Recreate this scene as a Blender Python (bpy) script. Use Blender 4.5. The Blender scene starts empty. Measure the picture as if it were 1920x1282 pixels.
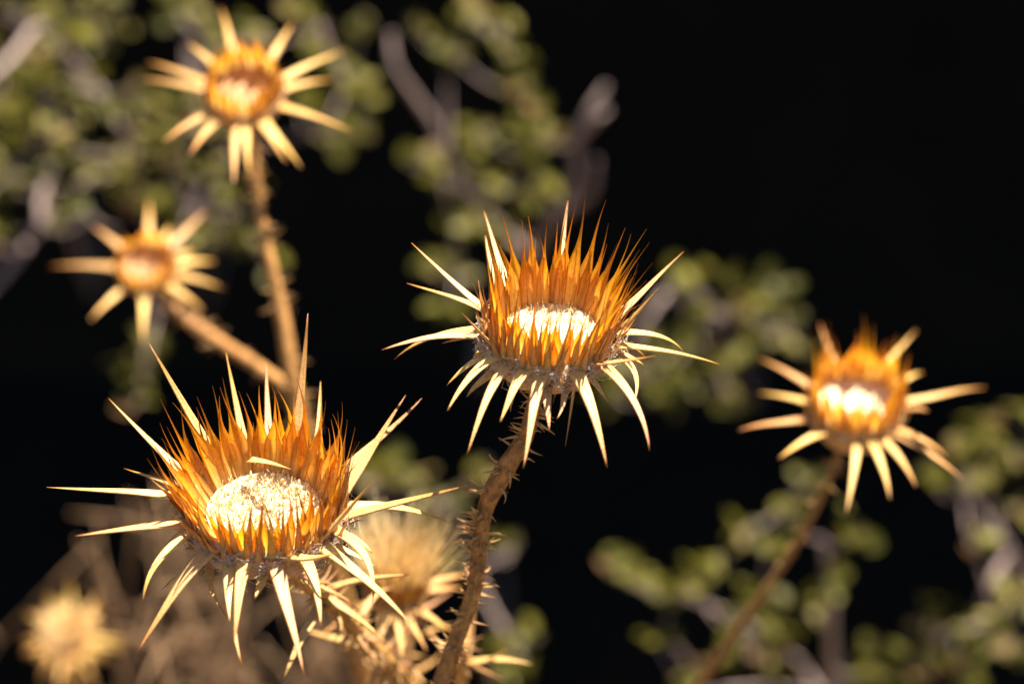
import bpy, math, random
from mathutils import Vector, Matrix, noise

R = math.radians
rnd = random.Random(7)
scene = bpy.context.scene
COL = scene.collection

# ------------------------------------------------------------------ camera, sky, sun, exposure
PITCH = R(25.0)
CAM_H = 1.19
LENS = 100.0
FOCUS = 0.683
cam_data = bpy.data.cameras.new("camera")
cam = bpy.data.objects.new("camera", cam_data)
COL.objects.link(cam)
cam.location = (0, 0, CAM_H)
cam.rotation_euler = (math.pi / 2 - PITCH, 0, 0)
cam_data.lens = LENS
cam_data.sensor_width = 36.0
cam_data.clip_start = 0.02
cam_data.clip_end = 400.0
cam_data.dof.use_dof = True
cam_data.dof.focus_distance = FOCUS
cam_data.dof.aperture_fstop = 7.0
scene.camera = cam

SUN_ELEV = R(70.0)
SUN_AZ = R(50.0)          # to the right of straight ahead
world = bpy.data.worlds.new("World")
scene.world = world
world.use_nodes = True
wn = world.node_tree
bg = wn.nodes["Background"]
sky = wn.nodes.new("ShaderNodeTexSky")
sky.sky_type = 'NISHITA'
sky.sun_disc = False
sky.sun_elevation = SUN_ELEV
sky.sun_rotation = SUN_AZ
wn.links.new(sky.outputs[0], bg.inputs[0])
bg.inputs[1].default_value = 0.05

sun_data = bpy.data.lights.new("sun", 'SUN')
sun_data.energy = 5.0
sun_data.angle = R(0.53)
sun_data.color = (1.0, 0.94, 0.85)
sun = bpy.data.objects.new("sun", sun_data)
COL.objects.link(sun)
to_sun = Vector((math.cos(SUN_ELEV) * math.sin(SUN_AZ), math.cos(SUN_ELEV) * math.cos(SUN_AZ), math.sin(SUN_ELEV)))
sun.rotation_euler = to_sun.to_track_quat('Z', 'Y').to_euler()
sun.location = to_sun * 6

scene.view_settings.view_transform = 'Standard'
scene.view_settings.look = 'None'
scene.view_settings.exposure = 1.9
scene.view_settings.gamma = 1.0
scene.view_settings.use_curve_mapping = False
scene.cycles.use_denoising = True
scene.cycles.max_bounces = 8
scene.cycles.diffuse_bounces = 5
scene.cycles.transmission_bounces = 6

RIGHT = Vector((1, 0, 0))
UP = Vector((0, math.sin(PITCH), math.cos(PITCH)))
FWD = Vector((0, math.cos(PITCH), -math.sin(PITCH)))
EYE = Vector((0, 0, CAM_H))
K = 36.0 / LENS / 1920.0

def at(px, py, d):
    return EYE + RIGHT * ((px - 960) * K * d) + UP * ((641 - py) * K * d) + FWD * d

# ------------------------------------------------------------------ materials
def new_mat(name):
    m = bpy.data.materials.new(name)
    m.use_nodes = True
    nt = m.node_tree
    for n in list(nt.nodes):
        nt.nodes.remove(n)
    out = nt.nodes.new("ShaderNodeOutputMaterial")
    return m, nt, out

def N(nt, typ, **kw):
    n = nt.nodes.new(typ)
    for k, v in kw.items():
        setattr(n, k, v)
    return n

def ramp(nt, stops):
    r = nt.nodes.new("ShaderNodeValToRGB")
    el = r.color_ramp.elements
    while len(el) < len(stops):
        el.new(0.5)
    for e, (p, c) in zip(el, stops):
        e.position = p
        e.color = (*c, 1)
    return r

def plant_mat(name, stops, transl, rough=0.5, var=0.25, nscale=900, bump=0.3, speck=0.0, streak=False):
    """colour runs along the 'tip' attribute (0 at the foot, 1 at the point)"""
    m, nt, out = new_mat(name)
    at_ = N(nt, "ShaderNodeAttribute", attribute_name="tip")
    r = ramp(nt, stops)
    nt.links.new(at_.outputs["Fac"], r.inputs[0])
    tc = N(nt, "ShaderNodeTexCoord")
    nz = N(nt, "ShaderNodeTexNoise")
    nz.inputs["Scale"].default_value = nscale
    nz.inputs["Detail"].default_value = 6
    nz.inputs["Roughness"].default_value = 0.65
    nt.links.new(tc.outputs["Object"], nz.inputs["Vector"])
    oi = N(nt, "ShaderNodeObjectInfo")
    # brightness variation from object and noise
    ma = N(nt, "ShaderNodeMath", operation='MULTIPLY_ADD')
    nt.links.new(oi.outputs["Random"], ma.inputs[0])
    ma.inputs[1].default_value = var
    ma.inputs[2].default_value = 1 - var / 2
    mb = N(nt, "ShaderNodeMapRange")
    mb.inputs["From Min"].default_value = 0.3
    mb.inputs["From Max"].default_value = 0.7
    mb.inputs["To Min"].default_value = 1 - var
    mb.inputs["To Max"].default_value = 1 + var * 0.4
    nt.links.new(nz.outputs["Fac"], mb.inputs["Value"])
    mc = N(nt, "ShaderNodeMath", operation='MULTIPLY')
    nt.links.new(ma.outputs[0], mc.inputs[0])
    nt.links.new(mb.outputs[0], mc.inputs[1])
    hs = N(nt, "ShaderNodeHueSaturation")
    nt.links.new(r.outputs[0], hs.inputs["Color"])
    nt.links.new(mc.outputs[0], hs.inputs["Value"])
    hm = N(nt, "ShaderNodeMapRange")
    hm.inputs["To Min"].default_value = 0.488
    hm.inputs["To Max"].default_value = 0.512
    nt.links.new(oi.outputs["Random"], hm.inputs["Value"])
    nt.links.new(hm.outputs[0], hs.inputs["Hue"])
    col = hs.outputs[0]
    if streak:
        sa = N(nt, "ShaderNodeAttribute", attribute_name="side")
        cx = N(nt, "ShaderNodeCombineXYZ")
        for src, k, idx in ((sa.outputs["Fac"], 7.0, 0), (at_.outputs["Fac"], 1.6, 1), (oi.outputs["Random"], 40.0, 2)):
            mu = N(nt, "ShaderNodeMath", operation='MULTIPLY')
            mu.inputs[1].default_value = k
            nt.links.new(src, mu.inputs[0])
            nt.links.new(mu.outputs[0], cx.inputs[idx])
        ns = N(nt, "ShaderNodeTexNoise")
        ns.inputs["Scale"].default_value = 1.0
        ns.inputs["Detail"].default_value = 3
        nt.links.new(cx.outputs[0], ns.inputs["Vector"])
        mr = N(nt, "ShaderNodeMapRange")
        mr.inputs["From Min"].default_value = 0.3
        mr.inputs["From Max"].default_value = 0.62
        mr.inputs["To Min"].default_value = 0.72
        mr.inputs["To Max"].default_value = 1.05
        nt.links.new(ns.outputs["Fac"], mr.inputs["Value"])
        h2 = N(nt, "ShaderNodeHueSaturation")
        nt.links.new(col, h2.inputs["Color"])
        nt.links.new(mr.outputs[0], h2.inputs["Value"])
        ab = N(nt, "ShaderNodeMath", operation='ABSOLUTE')
        nt.links.new(sa.outputs["Fac"], ab.inputs[0])
        me_ = N(nt, "ShaderNodeMapRange")
        me_.inputs["From Min"].default_value = 0.62
        me_.inputs["From Max"].default_value = 1.0
        me_.inputs["To Max"].default_value = 0.65
        nt.links.new(ab.outputs[0], me_.inputs["Value"])
        mg = N(nt, "ShaderNodeMix", data_type='RGBA')
        nt.links.new(me_.outputs[0], mg.inputs[0])
        nt.links.new(h2.outputs[0], mg.inputs[6])
        mg.inputs[7].default_value = (0.36, 0.12, 0.012, 1)
        col = mg.outputs[2]
    if speck:
        n2 = N(nt, "ShaderNodeTexNoise")
        n2.inputs["Scale"].default_value = nscale * 3
        n2.inputs["Detail"].default_value = 2
        nt.links.new(tc.outputs["Object"], n2.inputs["Vector"])
        r2 = ramp(nt, [(0.60, (0, 0, 0)), (0.70, (1, 1, 1))])
        nt.links.new(n2.outputs["Fac"], r2.inputs[0])
        mm = N(nt, "ShaderNodeMath", operation='MULTIPLY')
        mm.inputs[1].default_value = speck
        nt.links.new(r2.outputs[0], mm.inputs[0])
        mx = N(nt, "ShaderNodeMix", data_type='RGBA')
        nt.links.new(mm.outputs[0], mx.inputs[0])
        nt.links.new(col, mx.inputs[6])
        mx.inputs[7].default_value = (0.20, 0.07, 0.015, 1)
        col = mx.outputs[2]
    bs = N(nt, "ShaderNodeBsdfPrincipled")
    bs.inputs["Roughness"].default_value = rough
    bs.inputs["Specular IOR Level"].default_value = 0.35
    nt.links.new(col, bs.inputs["Base Color"])
    bp = N(nt, "ShaderNodeBump")
    bp.inputs["Strength"].default_value = bump
    bp.inputs["Distance"].default_value = 0.0004
    nt.links.new(nz.outputs["Fac"], bp.inputs["Height"])
    nt.links.new(bp.outputs[0], bs.inputs["Normal"])
    if transl > 0:
        tr = N(nt, "ShaderNodeBsdfTranslucent")
        nt.links.new(col, tr.inputs["Color"])
        ms = N(nt, "ShaderNodeMixShader")
        ms.inputs[0].default_value = transl
        nt.links.new(bs.outputs[0], ms.inputs[1])
        nt.links.new(tr.outputs[0], ms.inputs[2])
        nt.links.new(ms.outputs[0], out.inputs[0])
    else:
        nt.links.new(bs.outputs[0], out.inputs[0])
    return m

M = {}
M['spine'] = plant_mat('dry_spine', [(0.0, (0.66, 0.36, 0.105)), (0.35, (0.74, 0.44, 0.15)), (0.75, (0.60, 0.31, 0.08)), (1.0, (0.36, 0.13, 0.02))], 0.06, 0.42, 0.34, 1500, 0.45, 0.25)
M['bract'] = plant_mat('papery_bract', [(0.0, (0.95, 0.68, 0.28)), (0.2, (0.96, 0.54, 0.085)), (0.45, (0.95, 0.40, 0.012)), (0.66, (0.66, 0.22, 0.008)), (1.0, (0.22, 0.065, 0.007))], 0.52, 0.4, 0.22, 1200, 0.3, 0.25, True)
M['outer'] = plant_mat('outer_bract', [(0.0, (0.76, 0.42, 0.14)), (0.3, (0.66, 0.30, 0.055)), (0.6, (0.46, 0.17, 0.018)), (1.0, (0.20, 0.055, 0.007))], 0.09, 0.45, 0.35, 1300, 0.35, 0.5, True)
M['scale'] = plant_mat('outer_scale', [(0.0, (0.66, 0.36, 0.13)), (0.5, (0.70, 0.38, 0.12)), (1.0, (0.40, 0.16, 0.03))], 0.15, 0.5, 0.4, 1400, 0.5, 0.4, True)
M['cup'] = plant_mat('dry_cup', [(0.0, (0.55, 0.33, 0.14)), (1.0, (0.62, 0.38, 0.16))], 0.0, 0.6, 0.4, 900, 0.6, 0.4)
M['chaff'] = plant_mat('pale_chaff', [(0.0, (0.92, 0.80, 0.56)), (1.0, (0.92, 0.68, 0.34))], 0.2, 0.6, 0.3, 1500, 0.5)
M['seed'] = plant_mat('tan_seed_bed', [(0.0, (0.62, 0.34, 0.16)), (1.0, (0.56, 0.25, 0.06))], 0.1, 0.6, 0.5, 700, 0.5)
M['wool'] = plant_mat('cobweb_wool', [(0.0, (0.88, 0.76, 0.60)), (1.0, (0.88, 0.76, 0.60))], 0.3, 0.6, 0.1, 800, 0.0)
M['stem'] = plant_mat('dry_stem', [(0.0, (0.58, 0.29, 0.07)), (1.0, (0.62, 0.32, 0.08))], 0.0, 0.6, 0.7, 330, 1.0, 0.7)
M['shaded_stem'] = plant_mat('shaded_stem', [(0.0, (0.24, 0.105, 0.032)), (1.0, (0.28, 0.125, 0.04))], 0.0, 0.6, 0.6, 330, 1.0, 0.5)  # darker copy of the stem colour, stands in for the head's shadow
M['prickle'] = plant_mat('stem_prickle', [(0.0, (0.60, 0.34, 0.12)), (1.0, (0.55, 0.28, 0.09))], 0.15, 0.5, 0.3, 900, 0.2)
M['pappus'] = plant_mat('pappus_hair', [(0.0, (0.86, 0.60, 0.28)), (1.0, (0.90, 0.72, 0.44))], 0.5, 0.6, 0.25, 600, 0.0)
M['twig'] = plant_mat('shrub_bark', [(0.0, (0.27, 0.19, 0.16)), (1.0, (0.31, 0.22, 0.185))], 0.0, 0.8, 0.5, 160, 0.8)
M['straw'] = plant_mat('dry_straw', [(0.0, (0.26, 0.14, 0.065)), (1.0, (0.33, 0.19, 0.09))], 0.1, 0.7, 0.4, 200, 0.2)

def leaf_mat():
    m, nt, out = new_mat('shrub_leaf')
    oi = N(nt, "ShaderNodeObjectInfo")
    r = ramp(nt, [(0.0, (0.055, 0.052, 0.007)), (0.3, (0.120, 0.110, 0.012)), (0.55, (0.205, 0.178, 0.028)), (0.75, (0.110, 0.108, 0.022)), (0.9, (0.28, 0.225, 0.070)), (1.0, (0.20, 0.10, 0.045))])
    nt.links.new(oi.outputs["Random"], r.inputs[0])
    tc = N(nt, "ShaderNodeTexCoord")
    nz = N(nt, "ShaderNodeTexNoise")
    nz.inputs["Scale"].default_value = 260
    nz.inputs["Detail"].default_value = 4
    nt.links.new(tc.outputs["Object"], nz.inputs["Vector"])
    mb = N(nt, "ShaderNodeMapRange")
    mb.inputs["To Min"].default_value = 0.65
    mb.inputs["To Max"].default_value = 1.3
    nt.links.new(nz.outputs["Fac"], mb.inputs["Value"])
    hs = N(nt, "ShaderNodeHueSaturation")
    nt.links.new(r.outputs[0], hs.inputs["Color"])
    nt.links.new(mb.outputs[0], hs.inputs["Value"])
    bs = N(nt, "ShaderNodeBsdfPrincipled")
    bs.inputs["Roughness"].default_value = 0.5
    bs.inputs["Specular IOR Level"].default_value = 0.16
    nt.links.new(hs.outputs[0], bs.inputs["Base Color"])
    tr = N(nt, "ShaderNodeBsdfTranslucent")
    nt.links.new(hs.outputs[0], tr.inputs["Color"])
    ms = N(nt, "ShaderNodeMixShader")
    ms.inputs[0].default_value = 0.4
    nt.links.new(bs.outputs[0], ms.inputs[1])
    nt.links.new(tr.outputs[0], ms.inputs[2])
    nt.links.new(ms.outputs[0], out.inputs[0])
    return m
M['leaf'] = leaf_mat()

def soil_mat(name, c1, c2, sc):
    m, nt, out = new_mat(name)
    tc = N(nt, "ShaderNodeTexCoord")
    nz = N(nt, "ShaderNodeTexNoise")
    nz.inputs["Scale"].default_value = sc
    nz.inputs["Detail"].default_value = 8
    nt.links.new(tc.outputs["Object"], nz.inputs["Vector"])
    r = ramp(nt, [(0.3, c1), (0.7, c2)])
    nt.links.new(nz.outputs["Fac"], r.inputs[0])
    bs = N(nt, "ShaderNodeBsdfPrincipled")
    bs.inputs["Roughness"].default_value = 0.95
    bs.inputs["Specular IOR Level"].default_value = 0.1
    nt.links.new(r.outputs[0], bs.inputs["Base Color"])
    bp = N(nt, "ShaderNodeBump")
    bp.inputs["Strength"].default_value = 0.6
    bp.inputs["Distance"].default_value = 0.02
    nt.links.new(nz.outputs["Fac"], bp.inputs["Height"])
    nt.links.new(bp.outputs[0], bs.inputs["Normal"])
    nt.links.new(bs.outputs[0], out.inputs[0])
    return m
M['soil'] = soil_mat('shade_dark_soil', (0.005, 0.004, 0.0025), (0.010, 0.007, 0.004), 14)  # darker than real soil: background shade is put into the colour
M['fill_ground'] = soil_mat('fill_earth', (0.09, 0.058, 0.029), (0.14, 0.092, 0.047), 20)  # paler earth for the added bounce surface
M['bank'] = soil_mat('shade_dark_bank', (0.005, 0.0038, 0.0025), (0.009, 0.0065, 0.004), 9)  # bank colour also lowered below real earth, painting in deep shade

# ------------------------------------------------------------------ builders
WORLD = {}          # world position of every object (parents are never rotated)

class MB:
    def __init__(self):
        self.v = []; self.f = []; self.t = []; self.s = []
    def tube(self, pts, rad, n=8, flat=1.0, side=None, t0=0.0, t1=1.0, cap=True):
        """tapered tube along pts; flat squeezes it along the frame's second axis"""
        L = len(pts)
        b0 = len(self.v)
        prev = None
        for i, p in enumerate(pts):
            d = (pts[min(i + 1, L - 1)] - pts[max(i - 1, 0)]).normalized()
            if prev is None:
                a = side if side is not None else (Vector((0, 0, 1)) if abs(d.z) < 0.9 else Vector((1, 0, 0)))
            else:
                a = prev
            a = (a - d * a.dot(d)).normalized()
            prev = a
            b = d.cross(a)
            for k in range(n):
                an = 2 * math.pi * k / n
                self.v.append(p + a * (math.cos(an) * rad[i]) + b * (math.sin(an) * rad[i] * flat))
                self.t.append(t0 + (t1 - t0) * i / (L - 1))
        for i in range(L - 1):
            for k in range(n):
                k2 = (k + 1) % n
                self.f.append((b0 + i * n + k, b0 + i * n + k2, b0 + (i + 1) * n + k2, b0 + (i + 1) * n + k))
        if cap:
            self.f.append(tuple(b0 + k for k in reversed(range(n))))
            self.f.append(tuple(b0 + (L - 1) * n + k for k in range(n)))
        return self
    def build(self, name, mat, parent=None, origin=None, smooth=True, kind=None):
        o_ = Vector(origin) if origin is not None else self.v[0].copy()
        me = bpy.data.meshes.new(name)
        me.from_pydata([tuple(p - o_) for p in self.v], [], self.f)
        if len(self.t) == len(self.v):
            a = me.attributes.new("tip", 'FLOAT', 'POINT')
            a.data.foreach_set("value", self.t)
        if self.s and len(self.s) == len(self.v):
            a = me.attributes.new("side", 'FLOAT', 'POINT')
            a.data.foreach_set("value", self.s)
        me.materials.append(mat)
        if smooth:
            me.polygons.foreach_set("use_smooth", [True] * len(me.polygons))
        me.update()
        o = bpy.data.objects.new(name, me)
        COL.objects.link(o)
        place(o, o_, parent)
        if kind:
            o["kind"] = kind
        return o

def place(o, world, parent):
    WORLD[o.name] = Vector(world)
    if parent is not None:
        o.parent = parent
        o.location = Vector(world) - WORLD[parent.name]
    else:
        o.location = world

def thing(name, loc, label, cat, group=None):
    o = bpy.data.objects.new(name, None)
    o.empty_display_size = 0.02
    COL.objects.link(o)
    place(o, loc, None)
    o["label"] = label; o["category"] = cat
    if group:
        o["group"] = group
    return o

def bez(p0, p1, p2, n):
    return [p0 * (1 - t) ** 2 + p1 * 2 * t * (1 - t) + p2 * t * t for t in [i / (n - 1) for i in range(n)]]

def spline(pts, per=6):
    """Catmull-Rom through the points"""
    P = [pts[0] * 2 - pts[1]] + list(pts) + [pts[-1] * 2 - pts[-2]]
    out = []
    for i in range(1, len(P) - 2):
        for k in range(per):
            t = k / per
            a, b, c, d = P[i - 1], P[i], P[i + 1], P[i + 2]
            out.append(0.5 * ((2 * b) + (c - a) * t + (2 * a - 5 * b + 4 * c - d) * t * t + (3 * b - a - 3 * c + d) * t ** 3))
    out.append(pts[-1].copy())
    return out

# ------------------------------------------------------------------ setting: ground, added bounce surface, added shading bank
def grid_obj(name, xs, ys, fn, mat):
    v = [Vector(fn(x, y)) for y in ys for x in xs]
    nx = len(xs)
    f = [(j * nx + i, j * nx + i + 1, (j + 1) * nx + i + 1, (j + 1) * nx + i) for j in range(len(ys) - 1) for i in range(nx - 1)]
    b = MB(); b.v = v; b.f = f; b.t = []
    o = b.build(name, mat, None, (0, 0, 0))
    o["kind"] = "structure"
    return o

def spread(far, near, step):
    s = []
    x = -near
    while x <= near + 1e-6:
        s.append(x); x += step
    e = near
    while e < far:
        e *= 1.5
        s = [-e] + s + [e]
    return s

BANK_Y = 2.5
LIP = 0.65          # added overhang: its unseen lip blocks sun from the background
BANK_H = 2.2
def ground_fn(x, y):
    h = 0.03 * noise.noise(Vector((x * 2.2, y * 2.2, 0))) + 0.012 * noise.noise(Vector((x * 9, y * 9, 3)))
    return (x, y, h - 0.02)
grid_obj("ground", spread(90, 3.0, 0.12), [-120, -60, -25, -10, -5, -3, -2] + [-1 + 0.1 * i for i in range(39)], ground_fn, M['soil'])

def fill_ground_fn(x, y):
    g = ground_fn(x, y)
    edge = max(0.0, min(1.0, (0.93 + 0.05 * noise.noise(Vector((x * 3, 0, 2))) - y) / 0.12))
    return (x, y, -0.06 + edge * (g[2] + 0.075) + 0.006 * noise.noise(Vector((x * 14, y * 14, 9))))
grid_obj("fill_ground", spread(90, 3.0, 0.12), [-2.6, -2.2, -1.8, -1.4] + [-1 + 0.1 * i for i in range(20)], fill_ground_fn, M['fill_ground'])  # added out of view to bounce warm sunlight up at the plants

def shade_bank_fn(x, s):
    # s runs up the face (0..1) and then back over the top (1..2+)
    n1 = noise.noise(Vector((x * 0.9, s * 3, 5))) * 0.10 + noise.noise(Vector((x * 3.5, s * 9, 8))) * 0.05 + noise.noise(Vector((x * 12, s * 30, 1))) * 0.015
    if s <= 1:
        z = -0.12 + s * (BANK_H + 0.12)
        y = BANK_Y - LIP * s ** 1.6 + 0.14 * math.sin(s * math.pi) + n1
    else:
        z = BANK_H + 0.25 * (1 - math.exp(-(s - 1))) + n1 * 0.5
        y = BANK_Y - LIP + (s - 1) + n1
    return (x, y, z)
grid_obj("shade_bank", spread(90, 3.0, 0.10), [i / 26 for i in range(27)] + [1.05, 1.12, 1.25, 1.5, 2, 3, 5, 9, 20, 60, 150], shade_bank_fn, M['bank'])  # made-up bank, shaped to keep the background in shade

# ------------------------------------------------------------------ thistle heads
def head_frame(px, py, d, elev, roll):
    c = at(px, py, d)
    n = UP * math.cos(R(elev)) - FWD * math.sin(R(elev))
    n = Matrix.Rotation(R(-roll), 3, FWD) @ n
    e1 = (RIGHT - n * RIGHT.dot(n)).normalized()
    e2 = n.cross(e1).normalized()           # points away from the viewer
    return c, n, e1, e2

def spine_piece(parent, name, p0, ctrl, tip, w, n_axis, thick=0.30, mat='spine', seg=13):
    pts = bez(p0, ctrl, tip, seg)
    L = (tip - p0).length
    wob = Vector((rnd.uniform(-1, 1), rnd.uniform(-1, 1), rnd.uniform(-1, 1))) * L * 0.008
    rad = []
    for i in range(seg):
        t = i / (seg - 1)
        pts[i] = pts[i] + wob * math.sin(t * 5.5)
        prof = 0.03 + 1.10 * (1 - t) ** 0.92 + 0.25 * max(0.0, 1 - t / 0.12)
        rad.append(max(w * prof * 0.5, 0.00006))
    d = (pts[2] - pts[0]).normalized()
    side = d.cross(n_axis)
    if side.length < 0.2:
        side = d.cross(-FWD)
    b = MB()
    # keeled cross-section: flat upper face with raised rims, a ridge below
    sec = [(-1, 0.0), (-0.80, 0.55), (-0.3, 0.30), (0.0, 0.18), (0.3, 0.30), (0.80, 0.55), (1, 0.0), (0.5, -0.85), (0, -1.25), (-0.5, -0.85)]
    ns = len(sec)
    prev = side.normalized()
    tw = rnd.uniform(-0.35, 0.35)
    for i, p in enumerate(pts):
        dd = (pts[min(i + 1, seg - 1)] - pts[max(i - 1, 0)]).normalized()
        a = (prev - dd * prev.dot(dd)).normalized(); prev = a
        u = a.cross(dd)
        t = i / (seg - 1)
        ca, sa = math.cos(tw * t), math.sin(tw * t)
        a2, u2 = a * ca + u * sa, u * ca - a * sa
        th = thick + (0.75 - thick) * t
        for (x, y) in sec:
            b.v.append(p + a2 * (x * rad[i]) + u2 * (y * rad[i] * th))
            b.t.append(t)
    for i in range(seg - 1):
        for k in range(ns):
            k2 = (k + 1) % ns
            b.f.append((i * ns + k, i * ns + k2, (i + 1) * ns + k2, (i + 1) * ns + k))
    b.f.append(tuple(reversed(range(ns))))
    b.f.append(tuple((seg - 1) * ns + k for k in range(ns)))
    return b.build(name, M[mat], parent, p0)

PROF_BRACT = [(0, 0.85), (0.2, 1.0), (0.38, 0.90), (0.48, 0.56), (0.57, 0.28), (0.68, 0.15), (0.84, 0.075), (1, 0.012)]
PROF_SCALE = [(0, 1.0), (0.14, 1.0), (0.30, 0.80), (0.46, 0.46), (0.62, 0.24), (0.8, 0.11), (1, 0.015)]
def interp(prof, t):
    for (a, x), (b, y) in zip(prof, prof[1:]):
        if t <= b:
            return x + (y - x) * (t - a) / (b - a)
    return prof[-1][1]

def bract_piece(parent, name, base, radial, tang, n, L, w, fl0, fl1, drift, mat, prof, r=rnd, seg=14, cup=0.5):
    b = MB()
    p = base.copy()
    st = L / (seg - 1)
    tw = r.uniform(-0.8, 0.8)
    wv = r.uniform(-0.16, 0.16)
    ph = r.uniform(0, 6)
    bow = r.uniform(0, 0.13)
    cols = [-1, -0.5, 0, 0.5, 1]
    for i in range(seg):
        t = i / (seg - 1)
        fl = fl0 + (fl1 - fl0) * t + bow * math.sin(t * 5.0 + ph)
        dr = drift * t + wv * math.sin(3.5 * t * 1.6 + ph) * t
        d = (n * math.cos(fl) + radial * math.sin(fl) + tang * dr).normalized()
        a = (tang - d * tang.dot(d)).normalized()
        o = a.cross(d)
        if o.dot(radial) < 0:
            o = -o
        an = tw * t * t
        a2 = a * math.cos(an) + o * math.sin(an)
        o2 = o * math.cos(an) - a * math.sin(an)
        hw = max(w * 0.5 * interp(prof, t), 0.00005)
        for c in cols:
            b.v.append(p + a2 * (c * hw) - o2 * (cup * hw * (c * c)))
            b.t.append(t); b.s.append(c)
        p = p + d * st
    m = len(cols)
    for i in range(seg - 1):
        for j in range(m - 1):
            b.f.append((i * m + j, i * m + j + 1, (i + 1) * m + j + 1, (i + 1) * m + j))
    return b.build(name, M[mat], parent, base)

def make_cup(parent, c, n, e1, e2, Rr, floor_h, stem_pt, chaff_n, px, floor_r=0.80, fmat='chaff', grain=0.05):
    """receptacle (the part that carries bracts and spines) with its bumpy pale floor"""
    b = MB()
    nseg = 36
    prof = [(0.16, -0.86), (0.34, -0.80), (0.62, -0.62), (0.84, -0.34), (0.95, -0.05), (0.93, 0.10), (floor_r + 0.05, floor_h + 0.0), (floor_r * 0.98, floor_h + 0.02)]
    for j, (rr, h) in enumerate(prof):
        for k in range(nseg):
            a = 2 * math.pi * k / nseg
            wob = 1 + 0.03 * noise.noise(Vector((math.cos(a) * 3, math.sin(a) * 3, j)))
            b.v.append(c + (e1 * math.cos(a) + e2 * math.sin(a)) * (rr * Rr * wob) + n * (h * Rr))
            b.t.append(j / (len(prof) - 1))
    for j in range(len(prof) - 1):
        for k in range(nseg):
            k2 = (k + 1) % nseg
            b.f.append((j * nseg + k, j * nseg + k2, (j + 1) * nseg + k2, (j + 1) * nseg + k))
    b.f.append(tuple(reversed(range(nseg))))
    head = b.build("flower_head", M['cup'], parent, c)
    # floor
    f = MB()
    rings = 16
    for j in range(rings + 1):
        rr = floor_r * 1.0 * j / rings
        for k in range(nseg):
            a = 2 * math.pi * k / nseg
            q = Vector((math.cos(a) * rr, math.sin(a) * rr, 0))
            h = floor_h + 0.14 * rr * rr + 0.05 * noise.noise(q * 6 + Vector((px, 0, 0))) + 0.02 * noise.noise(q * 17)
            f.v.append(c + (e1 * q.x + e2 * q.y) * Rr + n * (h * Rr))
            f.t.append(rr)
    for j in range(rings):
        for k in range(nseg):
            k2 = (k + 1) % nseg
            f.f.append((j * nseg + k, j * nseg + k2, (j + 1) * nseg + k2, (j + 1) * nseg + k))
    f.build("cup_floor", M[fmat], head, c + n * (floor_h * Rr))
    # chaff: loose granules and stubs on the floor
    g = MB()
    for i in range(chaff_n):
        rr = floor_r * 0.96 * math.sqrt(rnd.random())
        a = rnd.uniform(0, 2 * math.pi)
        q = Vector((math.cos(a) * rr, math.sin(a) * rr, 0))
        h = floor_h + 0.14 * rr * rr + 0.05 * noise.noise(q * 6 + Vector((px, 0, 0)))
        p = c + (e1 * q.x + e2 * q.y) * Rr + n * (h * Rr)
        dr = (n + Vector((rnd.gauss(0, .5), rnd.gauss(0, .5), rnd.gauss(0, .5)))).normalized()
        if rnd.random() < grain:
            l = Rr * (0.02 + 0.08 * rnd.random() ** 2)
            w = Rr * (0.008 + 0.024 * rnd.random() ** 2)
            g.tube([p - dr * l * 0.4, p + dr * l * 0.5, p + dr * l], [w, w * 0.9, w * 0.35], 5)
        else:
            l = Rr * rnd.uniform(0.05, 0.15)
            w = Rr * rnd.uniform(0.003, 0.007)
            g.tube([p - n * 0.0004, p + dr * l * 0.5, p + dr * l + n * l * 0.1], [w, w * 0.8, w * 0.3], 4)
    if chaff_n:
        g.build("chaff", M[fmat], head, c + n * (floor_h * Rr), kind="stuff")
    return head

def make_wool(head, c, n, e1, e2, Rr, count):
    b = MB()
    def P(a, rr, h):
        return c + (e1 * math.cos(a) + e2 * math.sin(a)) * (rr * Rr) + n * (h * Rr)
    for i in range(count):
        a = rnd.uniform(0, 2 * math.pi)
        da = rnd.uniform(-0.5, 0.5)
        r0, r1 = rnd.uniform(0.97, 1.08), rnd.uniform(0.97, 1.06 + 0.16 * rnd.random())
        h0, h1 = rnd.gauss(-0.06, 0.11), rnd.gauss(-0.06, 0.12)
        m = P(a + da / 2, (r0 + r1) / 2 + rnd.uniform(-0.03, 0.07), (h0 + h1) / 2 + rnd.uniform(-0.12, 0.10))
        rad = rnd.uniform(0.00003, 0.000062)
        pts = bez(P(a, r0, h0), m, P(a + da, r1, h1), 7)
        kink = Vector((rnd.gauss(0, 1), rnd.gauss(0, 1), rnd.gauss(0, 1))) * 0.0004
        pts = [p + kink * math.sin(j * 1.9 + i) for j, p in enumerate(pts)]
        b.tube(pts, [rad] * 7, 3, cap=False)
    b.build("cobweb_wool", M['wool'], head, c, kind="stuff")

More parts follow.
